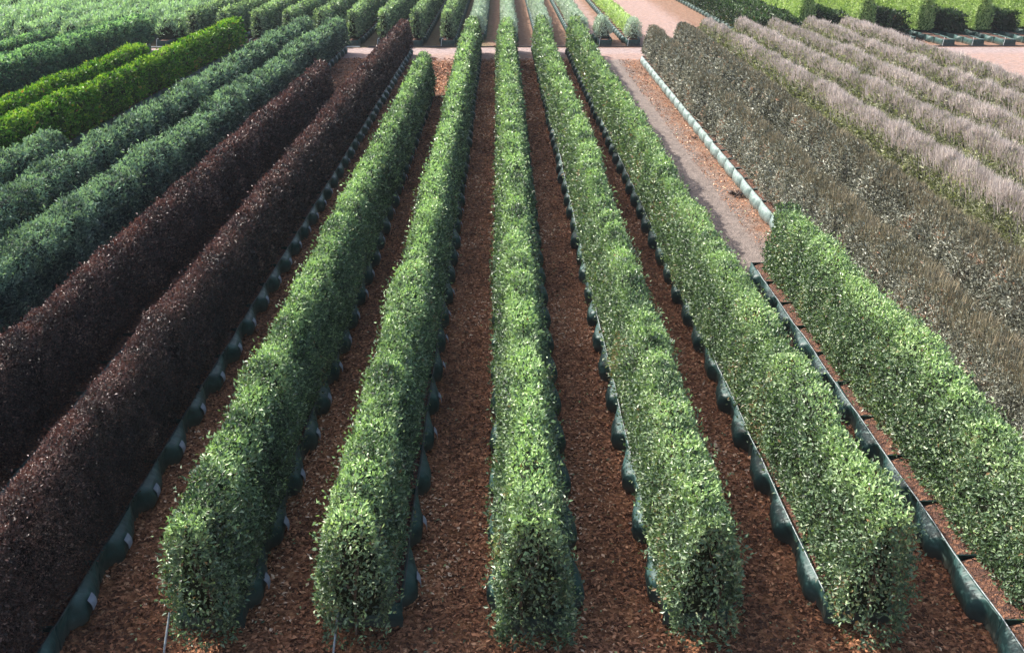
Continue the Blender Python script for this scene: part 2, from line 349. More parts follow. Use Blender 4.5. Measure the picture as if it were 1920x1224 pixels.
def hedge_leaves(sp):
    L0, cov, D0 = sp['L'], sp['cov'], sp.get('D0', 14.)
    asp = sp.get('asp', .5)
    out = []
    S = section(sp); per = np.hypot(*np.diff(S, axis=0).T).sum()
    ys = np.arange(sp['y0'], sp['y1'], 1.0)
    for y in ys:
        y2 = min(y + 1.0, sp['y1']); D = max(math.hypot(y + .5, sp['x'] * .8), 6)
        k = min(max(D / D0, 1.0), sp.get('kmax', 3.2)); L = L0 * k
        n = int(cov * per * (y2 - y) / (.5 * L * L * asp))
        out.append((np.full(n, y) + rng.random(n) * (y2 - y), np.full(n, L)))
    yy = np.concatenate([o[0] for o in out]); LL = np.concatenate([o[1] for o in out]); n = len(yy)
    P, N = sample_hedge(sp, n, y=yy)
    # the side turned away from the camera needs fewer leaves
    away = N[:, 0] * (1 if sp['x'] > 0 else -1) > .5
    keep = ~(away & (rng.random(n) < (.55 if abs(sp['x']) > 2 else .2)))
    P, N, LL = P[keep], N[keep], LL[keep]
    # both ends of the row
    for ye, sg in ((sp['y0'], -1), (sp['y1'], 1)):
        D = max(ye, 6); L = L0 * min(max(D / D0, 1), sp.get('kmax', 3.2))
        area = (sp['wb'] + sp['wt']) / 2 * (sp['h'] - sp['zb']); m = int(cov * .8 * area / (.5 * L * L * asp))
        z = rng.random(m); w = sp['wb'] / 2 * (1 - z) + sp['wt'] / 2 * z
        if sg < 0 and 'front' in sp: z = z * (1 + (sp['zb'] - sp['front']) / (sp['h'] - sp['zb'])) - (sp['zb'] - sp['front']) / (sp['h'] - sp['zb'])
        Pe = np.stack([sp['x'] + (rng.random(m) * 2 - 1) * w, np.full(m, ye), sp['zb'] + z * (sp['h'] - sp['zb'])], 1)
        if sp.get('thin_end') and sg < 0:                             # the cut end is open, with stems showing
            q = (np.abs(Pe[:, 0] - sp['x']) / np.maximum(w, .05)) ; hole = noise(Pe, 3.3, 41)
            kp = (rng.random(m) < .66 + .6 * q ** 2 + np.clip((z - .85) * 4, 0, .5)) | (hole > .60)
            Pe, w, m = Pe[kp], w[kp], int(kp.sum())
        Pe[:, 1] -= sg * .10 * (np.abs(Pe[:, 0] - sp['x']) / np.maximum(w, .01)) ** 3
        P = np.concatenate([P, Pe]); N = np.concatenate([N, np.tile([[0, sg, 0.]], (m, 1))]); LL = np.concatenate([LL, np.full(m, L)])
    # leave hollows
    g = noise(P * np.array(sp.get('streak', (1, 1, 1))), sp.get('gapf', 4.5), 77)
    keep = (g > sp.get('gap', .24)) | (rng.random(len(P)) < .3) | (N[:, 2] > .5)
    P, N, LL, g = P[keep], N[keep], LL[keep], g[keep]
    n = len(P)
    P0 = P.copy()
    P, d = lump(sp, P, N)
    dep = rng.exponential(sp.get('dep', .035), n); dep = np.minimum(dep, .13)
    far_out = rng.random(n) < sp.get('stray', .03); dep = np.where(far_out, -rng.random(n) * sp.get('strayL', .07), dep)
    P = P - N * dep[:, None]
    rn = rng.normal(size=(n, 3))
    upb = sp.get('up', .45)
    axis = rn * .7 + N * sp.get('out', .55) + np.array([0, 0, upb])
    nor = N * .9 + rng.normal(size=(n, 3)) * .65 + np.array([0, 0, .35])
    zr = (P0[:, 2] - sp['zb']) / (sp['h'] - sp['zb'])
    cl = noise(P0, 3.2, 31)
    tint = np.clip(rng.beta(1.0, 1.25, n) * .85 + (cl - .5) * .45 + .05 + (rng.random(n) < .012) * .5, 0, 1)
    pl = noise(P0 * np.array([.2, 1, .15]), 1.7, 200 + int(abs(sp['x']) * 7)); tint = np.clip(tint + sp.get('tsh', 0) + (pl - .5) * .32, 0, 1)
    dead = noise(P0, 1.5, 300 + int(abs(sp['x']) * 7)) * .7 + cl * .3
    tint = np.where((dead > .80) & (rng.random(n) < .55) & (zr < .8), rng.uniform(.96, 1, n), tint)
    fr = np.clip((zr - sp.get('fz', .8)) * 4, 0, 1) * np.clip((cl - .18) * 2.4, 0, 1) * (rng.random(n) < .7)
    fr = np.maximum(fr, (rng.random(n) < sp.get('fside', .04)) * .7)
    fr = fr * sp.get('fmul', 1) * (dep < .05)
    Lr = LL * rng.uniform(.65, 1.3, n)
    V = leaves(P, axis, nor, Lr, Lr * asp * rng.uniform(.8, 1.2, n), sp.get('fold', .18))
    if sp.get('shoots'):                                               # unclipped shoots standing out of the face
        yl = min(sp['y1'], 34); m = int((yl - sp['y0']) * sp['shoots'])
        ys_ = sp['y0'] + (yl - sp['y0']) * rng.random(m) ** 1.3
        Q, QN = sample_hedge(sp, m, y=ys_); Q, _ = lump(sp, Q, QN)
        dr = unit(QN * .8 + rng.normal(size=(m, 3)) * .35 + np.array([0, 0, .7])); ln = rng.uniform(.05, .17, m)
        kk = 8; f_ = np.tile(np.linspace(.1, 1, kk), m); QQ = np.repeat(Q, kk, 0) + np.repeat(dr * ln[:, None], kk, 0) * f_[:, None]
        ax = np.repeat(dr, kk, 0) * .6 + rng.normal(size=(m * kk, 3)) * .7; l2 = L0 * rng.uniform(.6, 1.0, m * kk)
        V2 = leaves(QQ, ax, rng.normal(size=(m * kk, 3)) * .6 + np.array([0, 0, 1]), l2, l2 * asp, .18)
        V = np.concatenate([V, V2]); tint = np.concatenate([tint, rng.random(m * kk) * .8]); fr = np.concatenate([fr, np.repeat(rng.random(m) * .8 * (QN[:, 2] > .3), kk)])
    return V, tint, fr

def tips(sp):
    """fine upright twig tips standing over the top of a row"""
    tp = sp['tips']; L0 = tp['L']; out = []
    ys = np.arange(sp['y0'], sp['y1'], 1.0)
    for y in ys:
        y2 = min(y + 1, sp['y1']); D = max(math.hypot(y + .5, sp['x'] * .8), 6)
        k = max(D / 11, 1.0); n = int(tp['n'] * (y2 - y) / k)
        out.append((y + rng.random(n) * (y2 - y), np.full(n, tp['w'] * k)))
    yy = np.concatenate([o[0] for o in out]); W = np.concatenate([o[1] for o in out]); n = len(yy)
    lo = tp.get('u', (.30, .70)); u = np.clip(rng.normal((lo[0] + lo[1]) / 2, (lo[1] - lo[0]) / 3.3, n), .2, .8)
    P, N = sample_hedge(sp, n, y=yy, u=u); P, d = lump(sp, P, N)
    cl = noise(P, 2.6, 8)
    L = L0 * rng.uniform(.4, 1.15, n) * (.55 + .9 * cl)
    P[:, 2] -= L * .35
    axis = rng.normal(size=(n, 3)) * .16 + np.array([.0, 0, 1]) + N * .22
    V = leaves(P, axis, rng.normal(size=(n, 3)), L, W * rng.uniform(.7, 1.4, n), .06)
    return V, np.clip(rng.beta(2, 2, n) * .7 + (cl - .5) * .6 + .15, 0, 1), n

def tubes(segs, sides=5):
    """segs: list of (p0, p1, r0, r1) -> verts, quads"""
    vs, fs = [], []
    for p0, p1, r0, r1 in segs:
        p0 = np.array(p0, float); p1 = np.array(p1, float); a = p1 - p0; a = a / max(np.linalg.norm(a), 1e-6)
        u = np.cross(a, [0, 0, 1.] if abs(a[2]) < .9 else [1., 0, 0]); u /= np.linalg.norm(u); v = np.cross(a, u)
        b = len(vs)
        for q, r in ((p0, r0), (p1, r1)):
            for i in range(sides):
                th = 2 * math.pi * i / sides; vs.append(q + (u * math.cos(th) + v * math.sin(th)) * r)
        for i in range(sides):
            j = (i + 1) % sides; fs.append((b + i, b + j, b + sides + j, b + sides + i))
    return np.array(vs), np.array(fs)

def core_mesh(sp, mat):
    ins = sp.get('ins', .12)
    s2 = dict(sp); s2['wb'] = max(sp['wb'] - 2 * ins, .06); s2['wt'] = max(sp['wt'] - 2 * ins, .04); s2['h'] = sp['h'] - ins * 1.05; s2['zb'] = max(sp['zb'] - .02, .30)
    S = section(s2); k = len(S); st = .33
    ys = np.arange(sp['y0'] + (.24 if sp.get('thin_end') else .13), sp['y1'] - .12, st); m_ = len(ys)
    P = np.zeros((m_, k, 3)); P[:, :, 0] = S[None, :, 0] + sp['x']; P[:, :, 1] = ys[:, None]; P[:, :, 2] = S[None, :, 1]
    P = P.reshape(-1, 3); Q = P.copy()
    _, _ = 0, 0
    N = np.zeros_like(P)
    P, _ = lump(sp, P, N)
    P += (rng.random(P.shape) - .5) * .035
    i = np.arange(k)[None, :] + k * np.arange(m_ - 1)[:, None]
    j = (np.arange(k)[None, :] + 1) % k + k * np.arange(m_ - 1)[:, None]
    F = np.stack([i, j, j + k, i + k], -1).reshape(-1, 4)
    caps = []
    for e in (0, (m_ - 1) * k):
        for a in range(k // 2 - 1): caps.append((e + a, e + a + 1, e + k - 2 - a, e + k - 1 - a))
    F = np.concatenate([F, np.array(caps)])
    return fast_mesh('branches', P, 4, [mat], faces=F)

hedge_specs = []
def hedge(name, label, cat, mat, core, group=None, **sp):
    sp.setdefault('zb', .36); sp.setdefault('h', 1.5); sp.setdefault('wb', .74); sp.setdefault('wt', .46)
    sp.setdefault('L', .048); sp.setdefault('cov', 1.9)
    root = empty(name, (sp['x'], sp['y0'], 0), label, cat, group)
    V, ti, fr = hedge_leaves(sp)
    off = np.array([sp['x'], sp['y0'], 0.])
    mats = [M[mat]]; mi = None
    if 'tips' in sp:
        V2, t2, n2 = tips(sp)
        tm = fast_mesh('twig_tips', V2 - off, 4, [M[sp['tips']['mat']]], {'tint': t2})
        link('twig_tips', tm, root)
    f = link('foliage', fast_mesh('foliage', V - off, 4, mats, {'tint': ti, 'fresh_or_lit': fr}), root)
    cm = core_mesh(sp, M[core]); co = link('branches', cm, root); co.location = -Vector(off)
    if mat == 'green':
        rr = random.Random(int(sp['x'] * 100))
        for q_ in range(4):                                           # stems seen in the open near end
            yq = sp['y0'] + .12 + .2 * q_; x = sp['x'] + rr.uniform(-.13, .13); q = (x + rr.uniform(-.03, .03), yq, .62)
            segs = [((x, yq, .2), q, .017, .013)]
            for b in range(5):
                mid = (x + rr.uniform(-.14, .14), yq + rr.uniform(-.05, .1), rr.uniform(.8, 1.05))
                segs.append((q, mid, .011, .007)); segs.append((mid, (mid[0] + rr.uniform(-.14, .14), mid[1] + rr.uniform(-.06, .08), min(mid[2] + .3, 1.35)), .006, .003))
            v, fc = tubes(segs); link('stem', fast_mesh('stem', v - off, 4, [M['wood']], faces=fc), root)
    hedge_specs.append((name, len(V) // 4))
    return root

GL = dict(shoots=9, thin_end=True, L=.047, cov=1.75, topvar=.10, stray=.05, strayL=.10, amp=.055, fz=.74, zb=.27, front=.10, fside=.08)
G = 'clipped glossy green hedges in the middle of the nursery'
H = 'leafy_hedge'
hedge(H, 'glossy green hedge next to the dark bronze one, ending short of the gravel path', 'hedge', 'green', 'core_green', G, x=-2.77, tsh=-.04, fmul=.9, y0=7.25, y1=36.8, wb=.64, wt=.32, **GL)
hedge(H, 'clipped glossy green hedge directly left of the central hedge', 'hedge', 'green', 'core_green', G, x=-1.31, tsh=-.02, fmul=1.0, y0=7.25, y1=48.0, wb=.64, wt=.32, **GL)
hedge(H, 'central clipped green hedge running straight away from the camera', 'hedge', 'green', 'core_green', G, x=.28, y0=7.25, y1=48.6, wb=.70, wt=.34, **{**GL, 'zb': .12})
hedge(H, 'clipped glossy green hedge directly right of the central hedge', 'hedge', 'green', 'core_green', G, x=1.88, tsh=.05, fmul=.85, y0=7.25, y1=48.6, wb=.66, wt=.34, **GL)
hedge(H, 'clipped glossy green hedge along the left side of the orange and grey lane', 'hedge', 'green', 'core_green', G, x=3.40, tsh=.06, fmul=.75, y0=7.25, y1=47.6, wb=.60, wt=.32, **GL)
hedge(H, 'short clipped green hedge at lower right, ending beside the row of pale teal bags', 'hedge', 'green', 'core_green', G, x=5.12, tsh=.02, fmul=.8, y0=3.0, y1=17.1, wb=.68, wt=.40, **GL)
B = 'dark bronze hedges'
BR = dict(shoots=4, topvar=.045, L=.030, cov=1.5, amp=.038, fz=.80, D0=10., kmax=3.6, fside=.10, gap=.2)
hedge('bronze_hedge', 'long dark bronze hedge reaching the path, tagged bags along its right foot', 'hedge', 'brown', 'core_brown', B, x=-4.46, y0=3.2, y1=47.4, wb=.70, wt=.36, **BR)
hedge('bronze_hedge', 'shorter dark bronze hedge next to the blue green hedge', 'hedge', 'brown', 'core_brown', B, x=-6.03, y0=5.2, y1=34.2, wb=.70, wt=.36, **BR)
BLg = 'blue green hedges left of the bronze hedges'
BG = dict(shoots=7, L=.046, cov=1.8, amp=.09, topvar=.09, fz=.62, D0=12., asp=.42, fside=.08, stray=.06, strayL=.10)
hedge('blue_green_hedge', 'long lumpy blue green hedge directly beside the shorter bronze hedge', 'hedge', 'bluegreen', 'core_blue', BLg, x=-7.58, y0=6, y1=48.1, wb=.82, wt=.58, **BG)
hedge('blue_green_hedge', 'long lumpy blue green hedge beside the tall yellow green hedge', 'hedge', 'bluegreen', 'core_blue', BLg, x=-9.12, y0=8, y1=48.1, wb=.82, wt=.56, **BG)
hedge('blue_green_hedge', 'short blue green hedge at the left edge, in front of the yellow green hedge', 'hedge', 'bluegreen', 'core_blue', BLg, x=-10.55, y0=12, y1=23.4, wb=.86, wt=.56, **BG)
YG = dict(L=.055, cov=1.8, amp=.05, tsh=-.05, fz=.74, D0=16., fside=.06)
YGg = 'vivid yellow green hedges'
hedge('yellow_green_hedge', 'tall vivid yellow green hedge with reddish tips on its top', 'hedge', 'lime', 'core_green', YGg, x=-12.32, y0=12, y1=48.6, h=1.46, wb=.76, wt=.42, **YG)
hedge('yellow_green_hedge', 'lower, shorter yellow green hedge behind the tall yellow green one', 'hedge', 'lime', 'core_green', YGg, x=-14.4, y0=15, y1=41.4, h=1.2, wb=.7, wt=.42, **{**YG, 'topvar': .12})
TG = dict(L=.055, cov=1.8, amp=.06, fz=.60, D0=18., fside=.05, fmul=.9)
TGg = 'mid green hedges at the upper left'
hedge('broad_leaf_hedge', 'tall mid green hedge at the upper left with a dark shaded right side', 'hedge', 'teal', 'core_green', TGg, x=-17.0, y0=18, y1=49.0, h=1.55, wb=.95, wt=.75, **TG)
for x, y1, lb in ((-19.1, 48.8, 'low mid green hedge right behind the tall mid green hedge'), (-21.0, 48.2, 'low mid green hedge, third in the group at the upper left'),
                  (-23.0, 47.5, 'low mid green hedge, fourth in the group at the upper left'), (-24.9, 46.5, 'low mid green hedge farthest left, next to the pale loose shrubs')):
    hedge('broad_leaf_hedge', lb, 'hedge', 'teal', 'core_green', TGg, x=x, y0=24, y1=y1, h=1.0, wb=.56, wt=.34, zb=.34, **{**TG, 'amp': .035, 'topvar': .04, 'gap': .15})

# feathery rows at the right
OL = dict(streak=(1, 1.3, .3), L=.040, cov=2.0, amp=.06, topvar=.07, D0=11., asp=.40, up=.6, fz=.78, fmul=.8, gap=.30, gapf=6, fside=.02)
FG = 'feathery greyish rows at the right'
for x, sk, y0, y1, lb in ((6.60, .015, 6.5, 44.6, 'grey olive feathery row standing in the line of pale teal bags'),
                      (8.07, .008, 8.5, 46.0, 'grey olive feathery row just right of the one in the pale teal bags')):
    hedge('feathery_hedge', lb, 'hedge', 'olive', 'core_olive', FG, x=x, skew=sk, y0=y0, y1=y1, wb=.80, wt=.40, round=True,
          tips=dict(L=.22, w=.007, n=1300, mat='twig_brown', u=(.37, .66)), **OL)
nm = ('pinkish feathery row next to the grey olive rows', 'second pinkish feathery row counted from the grey olive rows', 'middle one of the five pinkish feathery rows',
      'pinkish feathery row second from the open gravel at the right', 'outermost pinkish feathery row, beside the open gravel at the right edge')
for i, lb in enumerate(nm):
    x = (9.35, 10.95, 12.45, 14.05, 15.75)[i]
    hedge('feathery_hedge', lb, 'hedge', 'yellowish', 'core_pale', FG, x=x, y0=11 + 2 * i, y1=47.0, wb=.85, wt=.42, round=True,
          tips=dict(L=.34, w=.008, n=2300, mat='twig_pink', u=(.38, .64)), **{**OL, 'L': .05, 'gap': .3, 'amp': .04, 'topvar': .045})

# beyond the path
FH = dict(L=.055, cov=1.6, amp=.035, fz=.72, D0=18., fside=.12, stems=False, kmax=3.4)
fx = [-2.6, -4.15, -5.7, -7.25, -8.8, -10.35, -11.9, -13.45, -15.0]
od = ['first', 'second', 'third', 'fourth', 'fifth', 'sixth', 'seventh', 'eighth', 'ninth', 'tenth', 'eleventh', 'twelfth', 'thirteenth', 'fourteenth', 'fifteenth', 'sixteenth', 'seventeenth', 'eighteenth', 'nineteenth', 'twentieth']
for i, x in enumerate(fx):
    hedge('upright_hedge', 'upright green hedge beyond the gravel path, %s one left of the silvery rows' % od[i], 'hedge', 'far', 'core_green', 'upright green hedges beyond the path',
          x=x, y0=50.3, y1=86, h=1.62, wb=.55, wt=.32, zb=.38, **FH)
SV = dict(L=.06, cov=1.5, amp=.07, topvar=.1, D0=18., asp=.22, up=1.2, fside=.1, stems=False, gap=.3, round=True)
for x, y0, y1, lb in ((-1.2, 52.2, 86, 'silvery grey row beyond the path, leftmost of the four'), (.42, 50.6, 86, 'silvery grey row beyond the path straight behind the central green hedge'),
                  (2.2, 50.6, 86, 'silvery grey row beyond the path, third from the left'), (3.95, 50.6, 86, 'silvery grey row beyond the path, rightmost of the four')):
    hedge('silver_hedge', lb, 'hedge', 'silver', 'core_pale', 'silvery rows beyond the path', x=x, y0=y0, y1=y1, h=1.15, wb=.62, wt=.40, **SV)
hedge('silver_shrub', 'lone silvery shrub standing in bags beside the path end, left of the bright green row', 'shrub', 'silver', 'core_pale', None, x=5.1, y0=50.7, y1=53.0, h=1.15, wb=.7, wt=.35, **SV)
hedge('silver_shrub', 'silvery shrub standing in the first bag of the bright green row', 'shrub', 'silver', 'core_pale', None, x=6.5, y0=50.2, y1=51.4, h=1.15, wb=.62, wt=.40, **SV)
hedge('bright_green_hedge', 'low bright yellow green row behind the silvery shrub beyond the path', 'hedge', 'bright', 'core_bright', None, x=6.55, y0=51.7, y1=86, h=.95, wb=.6, wt=.4, **{**FH, 'asp': .25, 'up': 1.0})
DK = dict(L=.06, cov=1.6, amp=.09, topvar=.1, D0=18., fside=.05, stems=False)
CF = dict(L=.05, cov=1.9, amp=.015, topvar=.05, D0=18., asp=.3, up=.9, fside=.1, stems=False, gap=.12)
dks = [(13.0, 50.6, 'dark shrub row nearest the wide gravel lane'), (14.3, 50.8, 'second dark shrub row from the wide gravel lane'),
       (17.25, 52.6, 'dark shrub row between the first and second bright conifer hedges'), (20.35, 52.6, 'dark shrub row between the second and third bright conifer hedges'),
       (23.4, 52.6, 'dark shrub row between the third and fourth bright conifer hedges'), (26.45, 53.4, 'dark shrub row right of the fourth bright conifer hedge'), (29.5, 54, 'dark shrub row beyond the fifth bright conifer hedge')]
for x, y0, lb in dks:
    hedge('dark_shrub_row', lb, 'hedge', 'dark', 'core_green', 'dark shrub rows at the upper right', x=x, y0=y0, y1=86, h=1.2, wb=1.05, wt=.75, **DK)
for i, x in enumerate((15.75, 18.85, 21.95, 24.95, 28.0, 31.0)):
    hedge('conifer_hedge', 'tall smooth bright green conifer hedge at the upper right, %s from the left' % od[i], 'hedge', 'bright', 'core_bright', 'bright conifer hedges at the upper right',
          x=x, y0=53.2, y1=86, h=2.6, wb=.92, wt=.26, zb=.38, **CF)
PL = dict(L=.075, cov=1.5, amp=.2, topvar=.3, D0=20., asp=.26, up=1.1, fside=.12, stems=False, gap=.34, gapf=2.2, stray=.12, strayL=.2, round=True)
for i in range(16):
    x = -16.4 - 1.55 * i
    hedge('loose_shrub_row', 'pale loose shrub row at upper left, %s counted leftwards from the upright hedges' % od[i], 'hedge', 'pale', 'core_pale' if 0 else 'core_green',
          'pale loose shrub rows at the upper left', x=x, y0=50.6 if i < 4 else 49.0, y1=86, h=1.15, wb=1.0, wt=.5, **PL)

# ------------------------------------------------------------------ planting bags
def bag_profile(t, A):
    """outward swell of the cloth along the bag; t = 0 at the near end, 1 at the far end"""
    if t < .26: b = -.22 * min(1, t / .05)
    elif t < .40:
        q = (t - .26) / .14; b = -.22 + 1.22 * q * q * (3 - 2 * q)
    else: b = math.cos((t - .40) / .60 * math.pi / 2) ** .8
    return A * b

def make_bag(A=.15, hw=.36, z=.29, ny=36, seed=1, straight=False, length=.985):
    rr = random.Random(seed)
    zs = [0.0, .04, .10, .165, .215, .255, z]; bz = [.68, .88, 1.0, .97, .80, .46, .0]
    vs = []; fs = []; nz = len(zs)
    ph = [rr.uniform(0, 6.28) for _ in range(6)]
    def side(sg):
        b0 = len(vs)
        for j in range(ny + 1):
            t = j / ny; tt = t
            for k in range(nz):
                if straight: sw = A * .6 * (1 - abs(2 * t - 1) ** 3.2) * bz[k]
                else: sw = bag_profile(tt, A) * bz[k]
                wr = .005 * math.sin(t * 17 + zs[k] * 14 + ph[0]) * bz[k] + .004 * math.sin(t * 41 - zs[k] * 38 + ph[1]) + .003 * math.sin(t * 67 + zs[k] * 22 + ph[2]) * bz[k] + rr.uniform(-.002, .002)
                sag = -.014 * math.sin(math.pi * t) if k == nz - 1 else 0
                vs.append((sg * (hw + sw + wr), t * length, zs[k] + sag))
        for j in range(ny):
            for k in range(nz - 1):
                a = b0 + j * nz + k; q = (a, a + nz, a + nz + 1, a + 1); fs.append(q if sg > 0 else q[::-1])
        # rolled hem on the inside of the rim
        b1 = len(vs)
        for j in range(ny + 1):
            t = j / ny; sag = -.014 * math.sin(math.pi * t)
            vs.append((sg * (hw - .012), t * length, z + .012 + sag)); vs.append((sg * (hw - .026), t * length, z - .05))
        for j in range(ny):
            a = b0 + j * nz + nz - 1; c = b1 + 2 * j
            q = (a, a + nz, c + 2, c); fs.append(q if sg > 0 else q[::-1])
            q = (c, c + 2, c + 3, c + 1); fs.append(q if sg > 0 else q[::-1])
        return b0
    L0 = side(-1); R0 = side(1)
    for e in (0, ny):                                                 # cloth ends
        for k in range(nz - 1):
            a, b_, c, d = L0 + e * nz + k, R0 + e * nz + k, R0 + e * nz + k + 1, L0 + e * nz + k + 1
            fs.append((a, b_, c, d) if e == 0 else (d, c, b_, a))
    return fast_mesh('bag_cloth', np.array(vs), 4, [M['bag']], faces=np.array(fs), smooth=True)

def make_fill(hw=.335, z=.235, ny=12, nxx=8, length=.98, seed=3):
    rr = random.Random(seed); vs = []; fs = []
    for j in range(ny + 1):
        for i in range(nxx + 1):
            vs.append(((i / nxx * 2 - 1) * hw, .005 + j / ny * (length - .01), z + .035 * math.sin(i / nxx * math.pi) + rr.uniform(-.008, .008)))
    for j in range(ny):
        for i in range(nxx):
            a = j * (nxx + 1) + i; fs.append((a, a + 1, a + nxx + 2, a + nxx + 1))
    return fast_mesh('mulch_fill', np.array(vs), 4, [M['fill']], faces=np.array(fs), smooth=True)

def make_tag():
    """paper tag stuck on the right side, following the swell of the cloth"""
    vs = []; zs = np.linspace(.11, .225, 5); ts = np.linspace(.45, .58, 6)
    zz = [0.0, .04, .10, .165, .215, .255, .29]; bz = [.68, .88, 1.0, .97, .80, .46, .0]
    for lay in (.017, .012):
        for t in ts:
            for z in zs:
                x = .36 + bag_profile(t, .135) * np.interp(z, zz, bz) + lay
                vs.append((x, t * .985, z))
    fs = []
    for l in (0, 30):
        for j in range(5):
            for k in range(4):
                a = l + j * 5 + k; fs.append((a, a + 5, a + 6, a + 1))
    return fast_mesh('tag', np.array(vs), 4, [M['tag']], faces=np.array(fs), smooth=True)

bag_meshes = [make_bag(seed=s, A=a) for s, a in ((1, .12), (2, .135), (3, .105), (4, .125))]
bag_slim = [make_bag(seed=s, A=a, hw=.31) for s, a in ((1, .12), (2, .135), (3, .105), (4, .125))]
bag_straight = [make_bag(seed=s, A=.16, straight=True, length=.95) for s in (5, 6, 7)]
for bm in bag_straight: bm.materials.clear(); bm.materials.append(M['bag_pale'])
fill_me = make_fill(); tag_me = make_tag()

def strap_mesh():
    v, f = tubes([((-.30, -.03, .0), (-.26, -.03, .36), .011, .011), ((-.26, -.03, .36), (-.2, .12, .37), .011, .011)], 6)
    return fast_mesh('strap', v, 4, [M['strap']], faces=f, smooth=True)
strap_me = strap_mesh()

ordw = {1: 'first', 2: 'second', 3: 'third', 4: 'fourth', 5: 'fifth', 6: 'sixth', 7: 'seventh', 8: 'eighth', 9: 'ninth', 10: 'tenth', 11: 'eleventh', 12: 'twelfth', 13: 'thirteenth'}
tens = {2: 'twenty', 3: 'thirty', 4: 'forty'}
def ordinal(n):
    if n in ordw: return ordw[n]
    if n < 20: return {14: 'fourteenth', 15: 'fifteenth', 16: 'sixteenth', 17: 'seventeenth', 18: 'eighteenth', 19: 'nineteenth'}[n]
    if n % 10 == 0: return tens[n // 10][:-1] + 'ieth'
    return tens[n // 10] + ' ' + ordw[n % 10]

bag_rr = random.Random(5)
proto = {}
def bag_row(x, y0, y1, what, group, pale=False, tagged=False, slim=False, ymin=None, skew=0):
    n = int(round(y1 - y0)); c = 0
    for i in range(n):
        y = y0 + i
        if ymin is not None and y + 1 < ymin: continue
        c += 1
        me = bag_rr.choice(bag_straight if pale else bag_slim if slim else bag_meshes)
        root = empty('planting_bag', (x + skew * (y - y1) + bag_rr.uniform(-.012, .012), y, 0),
                     '%s bag, %s from the camera under %s' % ('pale teal' if pale else 'dark green', ordinal(c), what), 'planting bag', group)
        root.rotation_euler.z = bag_rr.uniform(-.012, .012)
        link('bag_cloth', me, root); f_ = link('mulch_fill', fill_me, root)
        if slim: f_.scale.x = .85
        if tagged and bag_rr.random() < .93: link('paper_tag', tag_me, root).location.x = -.05 if slim else 0
    return c

nb = 0
nb += bag_row(-4.48, 3.4, 47.4, 'the long bronze hedge', 'bags of the long bronze hedge', tagged=True, ymin=7.0)
nb += bag_row(-2.79, 7.7, 36.7, 'the leftmost glossy green hedge', 'bags of the leftmost green hedge', tagged=True, slim=True)
nb += bag_row(-1.28, 7.7, 47.7, 'the hedge left of the central one', 'bags of the hedge left of the central one', tagged=True, slim=True)
nb += bag_row(1.85, 7.7, 48.7, 'the hedge right of the central one', 'bags of the hedge right of the central one', slim=True)
nb += bag_row(3.40, 7.7, 47.7, 'the hedge along the lane', 'bags of the hedge along the lane', slim=True)
nb += bag_row(4.97, 4.4, 17.4, 'the short lower right hedge', 'bags of the short hedge at lower right', ymin=7)
nb += bag_row(6.53, 15.6, 44.6, 'the grey feathery hedge', 'pale bags beside the open lane', pale=True, skew=.015)
nb += bag_row(-7.58, 38.1, 48.1, 'the far end of the blue green hedge', 'bags at the end of the blue green hedge')
print('bags', nb)
# front bags beyond the path, each with a pale upright hose
fronts = [(x, 50.0, 'first bag under the %s upright hedge left of the silvery rows' % od[i]) for i, x in enumerate(fx)]
fronts += [(-1.2, 51.6, 'first bag under the leftmost silvery row'), (.42, 50.1, 'first bag under the silvery row behind the central hedge'), (2.2, 50.1, 'first bag under the third silvery row'),
           (3.95, 50.1, 'first bag under the rightmost silvery row'), (5.1, 50.1, 'bag under the lone silvery shrub at the path'), (6.5, 50.1, 'bag under the silvery shrub in front of the bright green row'),
           (13.0, 50.1, 'first bag under the dark shrub row nearest the gravel lane'), (-16.4, 50.0, 'first bag under the pale loose shrubs next to the upright hedges'),
           (21.95, 50.1, 'bag at the path end of the third bright conifer hedge'), (23.4, 50.1, 'bag at the path end of the dark shrubs right of the third conifer hedge'), (24.95, 50.1, 'bag at the path end of the fourth bright conifer hedge'),
           (26.45, 50.1, 'bag at the path end of the dark shrubs right of the fourth conifer hedge')]
fs_me = make_bag(seed=9, A=.07, hw=.30, straight=True)
for x, y, lb in fronts:
    r = empty('planting_bag', (x, y, 0), 'dark green ' + lb.replace('bag at the path end of', 'end bag of'), 'planting bag', 'bags standing at the far edge of the path')
    link('bag_cloth', fs_me, r); link('mulch_fill', fill_me, r).scale = (.86, 1, 1); link('strap', strap_me, r)

# all other bags, only glimpsed between the rows
def many(mes, pts):
    Vs, Fs, b = [], [], 0
    for me in mes:
        co = np.zeros(len(me.vertices) * 3, dtype=np.float32); me.vertices.foreach_get("co", co)
        fi = np.zeros(len(me.loops), dtype=np.int32); me.loops.foreach_get("vertex_index", fi)
        me['_'] = 1
        yield co.reshape(-1, 3), fi.reshape(-1, 4)
low = make_bag(ny=8, seed=21, A=.13); lowfill = make_fill(ny=2, nxx=4)
(cv, cf), (fv, ff) = many([low, lowfill], None)
rest = []
def rr_row(x, y0, y1): rest.extend((x, y) for y in np.arange(y0, y1 - .4, 1.0))
rr_row(.32, 7.6, 48.6); rr_row(-6.03, 5.2, 34.2); rr_row(-7.58, 6.1, 38.1); rr_row(-9.12, 8, 48.1); rr_row(-10.55, 12, 23.4); rr_row(-12.45, 12, 48.6); rr_row(-14.25, 15, 41.4)
rr_row(-17.0, 18, 49); rest.extend((8.07 + .008 * (y - 46), y) for y in np.arange(8.5, 45.6, 1.0))
rest.extend((6.53 + .015 * (y - 44.6), y) for y in np.arange(6.6, 15.2, 1.0))
for i in range(5): rr_row((9.35, 10.95, 12.45, 14.05, 15.75)[i], 11 + 2 * i, 47)
